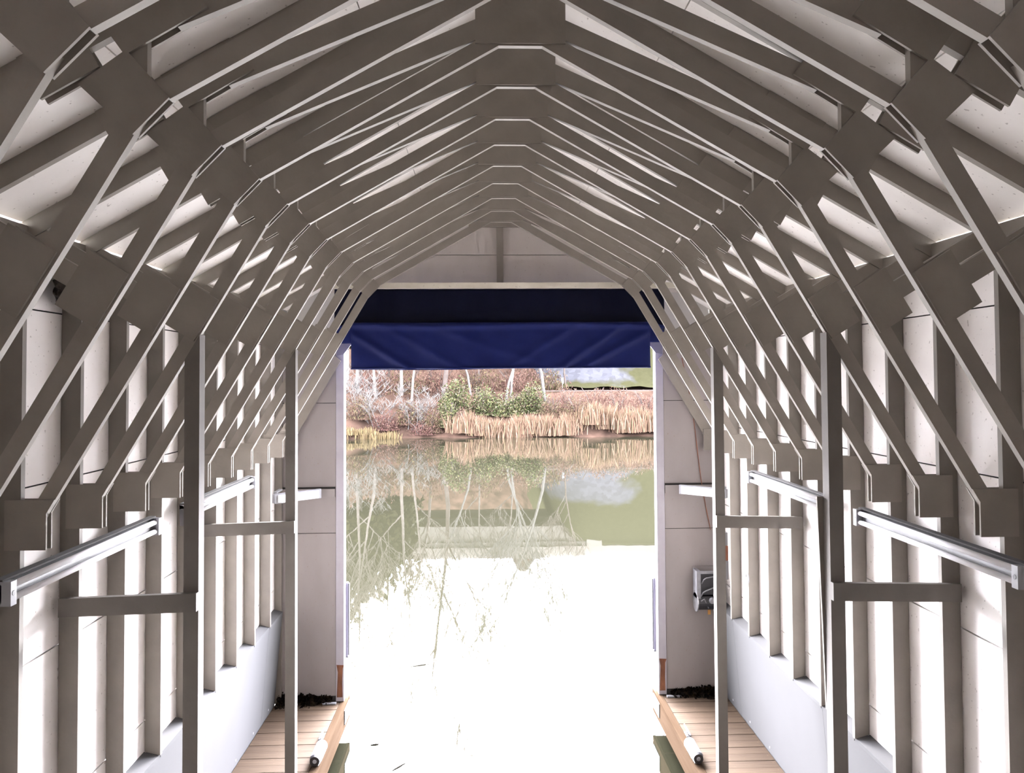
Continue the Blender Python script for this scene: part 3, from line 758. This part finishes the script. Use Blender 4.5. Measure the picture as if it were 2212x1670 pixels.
def bush(name, px, Y, rx, ry, rz, n, size, mat, label, cat, group, vert=0.0, seed=0, stem=None):
    x = px2x(px, Y); e = tag(empty(name, (x, Y, float(ground(np.array(x),np.array(Y)))-.1)), label, cat, group)
    link('foliage', leaf_cloud('foliage', int(n*1.9), rx*1.12, ry, rz*1.04, size, mat, seed=seed, vert=vert, low=.05, lumps=14), e)
    mb = MB(); rr = random.Random(seed+5)
    for q in range(7):
        a = rr.random()*6.28; d = Vector((math.cos(a)*rx*.5, math.sin(a)*ry*.5, rz*.75))
        mb.tube([(0,0,-.1),tuple(d*.5+Vector((0,0,.2))),tuple(d)], [.035,.025,.012], 4, cap=False)
    mb.build('stems', stem or BARK_D, e)
    return e
G1_ = 'shrubs along the far bank'
BUSHES = [
 (775,60.3,1.5,1.2,2.6,1100,.10,L_MIX,'pinkish brown brush at the left end of the far bank',.6),
 (838,60.0,1.5,1.1,1.9,1300,.09,L_MAROON,'low maroon brush overhanging the water at the left of the far bank',.5),
 (880,60.4,1.5,1.2,2.6,1400,.10,L_MIX,'brown and yellow brush beside the pale bare shrub',.4),
 (930,60.2,1.5,1.1,2.4,1300,.10,L_MIX,'brown brush over the dark hollow at the waterline',.4),
 (905,59.6,1.3,.8,1.3,900,.08,L_MAROON,'low dark red brush drooping to the waterline',.5),
 (985,61.6,1.7,1.5,3.3,2400,.085,L_GREEN,'tall green bramble bush left of the reeds',0),
 (972,60.2,1.0,.9,2.6,1300,.075,L_GREEN,'bright green bush falling down the bank to the water',0),
 (1045,62.2,1.8,1.4,2.9,2200,.085,L_GREEN,'rounded green bramble bush behind the middle reeds',0),
 (1100,62.0,1.7,1.4,2.4,1900,.085,L_GREEN,'low green and tan bush below the twin white trunks',0),
 (1150,62.3,1.6,1.4,2.7,1900,.085,L_GREEN,'yellowish green bush left of the single white trunk',0),
 (996,59.7,.7,.6,1.9,700,.085,L_MAROON,'narrow dark red bush at the left end of the reeds',.5),
 (1195,61.4,1.4,1.1,2.1,1400,.09,L_MIX,'mixed brown and olive bush right of the middle reeds',.2),
 (1245,61.0,1.4,1.1,1.9,1400,.085,L_MIX,'dark olive and brown brush between the two reed beds',.2),
 (1225,62.3,1.8,1.2,2.6,1300,.10,L_PINK,'reddish brush behind the gap in the reeds',.6),
 (1280,62.0,1.9,1.2,2.5,1300,.10,L_PINK,'pink twiggy brush under the dark rail',.6),
 (1335,62.0,1.9,1.2,2.4,1300,.10,L_PINK,'pink twiggy brush above the right reed bed',.6),
 (1395,62.0,2.0,1.2,2.4,1300,.10,L_PINK,'pink twiggy brush at the right end of the far bank',.6),
 (800,66.5,2.6,1.6,3.6,1500,.14,L_PINK,'hazy pink brush below the left bare trees',.6),
 (880,67.0,2.8,1.6,3.4,1500,.14,L_MIX,'hazy brown brush behind the pale bare shrub',.6),
 (950,67.5,2.8,1.6,3.3,1500,.14,L_PINK,'hazy pink brush behind the tall green bramble',.6),
 (1030,68.5,2.8,1.6,3.0,1500,.14,L_MIX,'hazy brown brush behind the white trunks',.6),
 (1110,69,2.8,1.6,2.8,1500,.14,L_PINK,'hazy pink brush between the twin and single white trunks',.6),
 (1180,69,2.6,1.6,2.6,1300,.14,L_MIX,'hazy olive brown brush behind the single white trunk',.6),
]
for i,(px,Y,rx,ry,rz,n,sz,mt,lab,vt) in enumerate(BUSHES):
    bush('shrub', px, Y, rx, ry, rz, n, sz, mt, lab, 'shrub', G1_, vt, 100+i)

# bare pale shrubs
for i,(px,Y,h,lab) in enumerate(((772,60.6,3.6,'pale leafless shrub with tangled branches at the left jamb'),
                                 (812,60.2,3.2,'pale leafless shrub with drooping branches over the maroon brush'),
                                 (893,60.0,2.7,'pale leafless shrub fanning out above the dark hollow'))):
    x = px2x(px,Y); e = tag(empty('bare_shrub', (x,Y,float(ground(np.array(x),np.array(Y))))), lab, 'shrub', 'bare pale shrubs')
    for q in range(4):
        link('stem', branches('stem', h*(.7+.12*q), .62, BARK_W, 40+i*7+q, 3, .04, .45, (4,6), .15), e, (.25*(q-1.5),0,0))

# reeds
def reeds(name, n, w, d, h, mat, seed):
    g = np.random.default_rng(seed)
    x = np.clip(g.normal(0,w*.36,n),-w*.9,w*.9); y = g.normal(0,d/2,n); hh = h*(g.uniform(.35,1.08,n)**.8)*(.86+.14*np.sin(x*4.1+seed)); a = g.uniform(0,6.28,n)
    lean = g.normal(0,.17,(n,2)); bw = g.uniform(.016,.034,n)
    dx, dy = np.cos(a)*bw, np.sin(a)*bw
    V = np.zeros((n,5,3))
    V[:,0] = np.stack([x-dx,y-dy,0*x],1); V[:,1] = np.stack([x+dx,y+dy,0*x],1)
    mx, my = x+lean[:,0]*hh*.4, y+lean[:,1]*hh*.4
    V[:,2] = np.stack([mx+dx*1.1,my+dy*1.1,hh*.6],1); V[:,3] = np.stack([mx-dx*1.1,my-dy*1.1,hh*.6],1)
    V[:,4] = np.stack([x+lean[:,0]*hh,y+lean[:,1]*hh,hh],1)
    F = []
    for i in range(n):
        b = i*5; F += [(b,b+1,b+2,b+3),(b+3,b+2,b+4)]
    return mesh_from(name, V.reshape(-1,3), F, mat)
RM = [reeds('reed_blades', 620, 1.7, .9, 1.85, L_REED, s) for s in (1,2,3)]
mid = ['left end','second','third','fourth','fifth','sixth','right end']
for i in range(7):
    px = 1006+i*36; Y = 59.35+.15*math.sin(i*2); x = px2x(px,Y)
    lab = f'tan reed clump at the {mid[i]} of the middle reed bed' if i in (0,6) else f'{mid[i]} tan reed clump from the left in the middle reed bed'
    e = tag(link('reed_clump', RM[i%3], None, (x,Y,float(ground(np.array(x),np.array(Y)))-.05)), lab, 'reeds', 'reed clumps'); e.scale = (1,1,1.0-.12*(i%3==1))
rt = ['left end','second','third','fourth','right end']
for i in range(5):
    px = 1288+i*33; Y = 59.5; x = px2x(px,Y)
    lab = f'pale orange reed clump at the {rt[i]} of the right reed bed' if i in (0,4) else f'{rt[i]} pale orange reed clump from the left in the right reed bed'
    e = tag(link('reed_clump', RM[(i+1)%3], None, (x,Y,float(ground(np.array(x),np.array(Y)))-.05)), lab, 'reeds', 'reed clumps'); e.scale = (1.05,1.1,1.05+.08*(i%2))
SM = reeds('straw_blades', 650, 2.2, .8, .65, L_STRAW, 9)
for px, lab in ((762,'straw coloured grass tuft at the waterline by the left jamb'), (812,'straw coloured grass tuft on the low spit left of the hollow')):
    Y = 58.6; x = px2x(px,Y)
    tag(link('grass_tuft', SM, None, (x,Y,float(max(ground(np.array(x),np.array(Y)),0)))), lab, 'grass', 'grass tufts on the bank', 'stuff')

# bare trees
TM = [branches('tree_limbs', h, .55, mt, sd, 4, tr, .03, (5,7), .32) for h,mt,sd,tr in
      ((12.5,BARK_P,1,.16),(14.0,BARK_D,2,.17),(11.0,BARK_W,3,.12),(13.0,BARK_P,4,.15))]
TREES = [(772,66,0,1.0,'leftmost pale bare tree on the far bank'),(813,65.5,3,.95,'second pale bare tree from the left on the far bank'),
 (869,66,0,1.05,'third pale bare tree from the left on the far bank'),(890,64.5,3,.8,'slim pale bare tree behind the pale leafless shrub'),
 (927,68,1,.95,'grey bare tree left of the tall green bramble'),(958,66,1,1.3,'big dark branching bare tree behind the tall green bramble'),
 (1018,65.5,2,.9,'white barked bare tree above the middle of the green bushes'),(1036,69,0,.75,'slim pale bare tree right of the white barked one'),
 (1090,64.3,2,1.0,'left one of the twin white trunks'),(1103,64.4,2,.92,'right one of the twin white trunks'),
 (1111,70,3,.7,'slim pale bare tree just behind the twin white trunks'),(1178,64.3,2,1.22,'single white barked tree right of the twin trunks'),
 (1223,72,1,.6,'small grey bare tree beside the grey stone slope')]
for i,(px,Y,vr,sc,lab) in enumerate(TREES):
    x = px2x(px,Y); e = tag(link('bare_tree', TM[vr], None, (x,Y,float(ground(np.array(x),np.array(Y)))-.2)), lab, 'tree', 'bare trees on the far bank')
    e.scale = (sc,)*3; e.rotation_euler = (0,0,i*1.3)
# ivy-clad evergreen at the left, mirrored in the water
for i,(px,Y,h,rx,n,lab) in enumerate(((778,70,17.5,2.6,5200,'tall olive ivy covered tree at the left of the far bank'),
                                      (838,73,15.5,2.3,4200,'second tall olive ivy covered tree behind the bare trees'))):
    x = px2x(px,Y); g0 = float(ground(np.array(x),np.array(Y)))
    e = tag(empty('evergreen_tree', (x,Y,g0-.2)), lab, 'tree', 'ivy covered trees')
    MB().tube([(0,0,0),(.1,0,h*.5),(0,.1,h*.92)], [.32,.22,.06], 7).build('trunk', BARK_D, e)
    cl = leaf_cloud('foliage', n*2, rx*1.5, rx*1.3, h*.66, .36, L_OLIVE, .95, 0, 30, 0, 60+i)
    link('foliage', cl, e, (0,0,h*.26))
for i,(px,Y,h,lab) in enumerate(((1378,84,5.0,'leafless thicket tree on top of the embankment'),(1408,84,5.4,'leafless thicket tree at the right end of the embankment'))):
    x = px2x(px,Y); e = tag(link('bare_tree', TM[(i*2+1)%4], None, (x,Y,float(ground(np.array(x),np.array(Y)))-.2)), lab, 'tree', 'bare trees on the embankment'); e.scale = (.42,.42,.36)

# low dark rail along the road
e = tag(empty('guard_rail', (px2x(1170,66.5),66.5,float(ground(np.array(6.),np.array(66.5))))), 'low dark rail running along the road above the right reeds', 'rail')
zr = 3.32-e.location.z
MB().box(0,16,-.03,.03,zr,zr+.10).build('rail_bar', BARK_D, e)
for q in range(9): MB().box(q*2-.05+.01,q*2+.05,-.05,.05,-.2,zr-.001).build('rail_post', BARK_D, e)
e = tag(empty('road_sign', (px2x(1215,69),69,float(ground(np.array(7.),np.array(69.))))), 'tiny pale blue sign post at the foot of the stone slope', 'sign')
MB().tube([(0,0,0),(0,0,1.2)], .03, 6).build('pole', STEEL, e)
MB().box(-.10,.10,-.04,-.0305,.75,1.25).build('sign_panel', plain('pale_blue_sign',(.28,.40,.5),.5), e)

# concrete overpass, seen mirrored in the water
CONC = mottled('bridge_concrete', (0.0928,0.0872,0.0792), (0.1200,0.1144,0.1048), .5, .9)
CONC2= mottled('bridge_parapet_concrete', (0.1020,0.0945,0.0870), (0.1275,0.1200,0.1095), .5, .9)
e = tag(empty('overpass_bridge', (-18,86,3.2)), 'concrete road overpass behind the trees, mirrored in the water', 'bridge')
def OB(x0,x1,y0,y1,z0,z1,nm,mt): return MB().box(x0+18,x1+18,y0-86,y1-86,z0-3.2,z1-3.2).build(nm,mt,e)
OB(-60,11.0,80.6,92,12.6,13.2,'deck',CONC)
OB(-60,10.6,81.0,81.6,11.0,12.599,'girder',CONC)
OB(-60,10.6,86,86.6,11.0,12.599,'girder',CONC)
OB(-60,10.6,91,91.6,11.0,12.599,'girder',CONC)
OB(-60,40,80.2,80.6,13.0,14.2,'parapet',CONC2)
OB(-60,40,92.0,92.4,13.0,14.2,'parapet',CONC2)
OB(10.6,12.2,80.21,92,9.6,13.0,'abutment',CONC2)
for x in (-16,-40): OB(x-.7,x+.7,84,88,2.5,11.0,'pier',CONC)
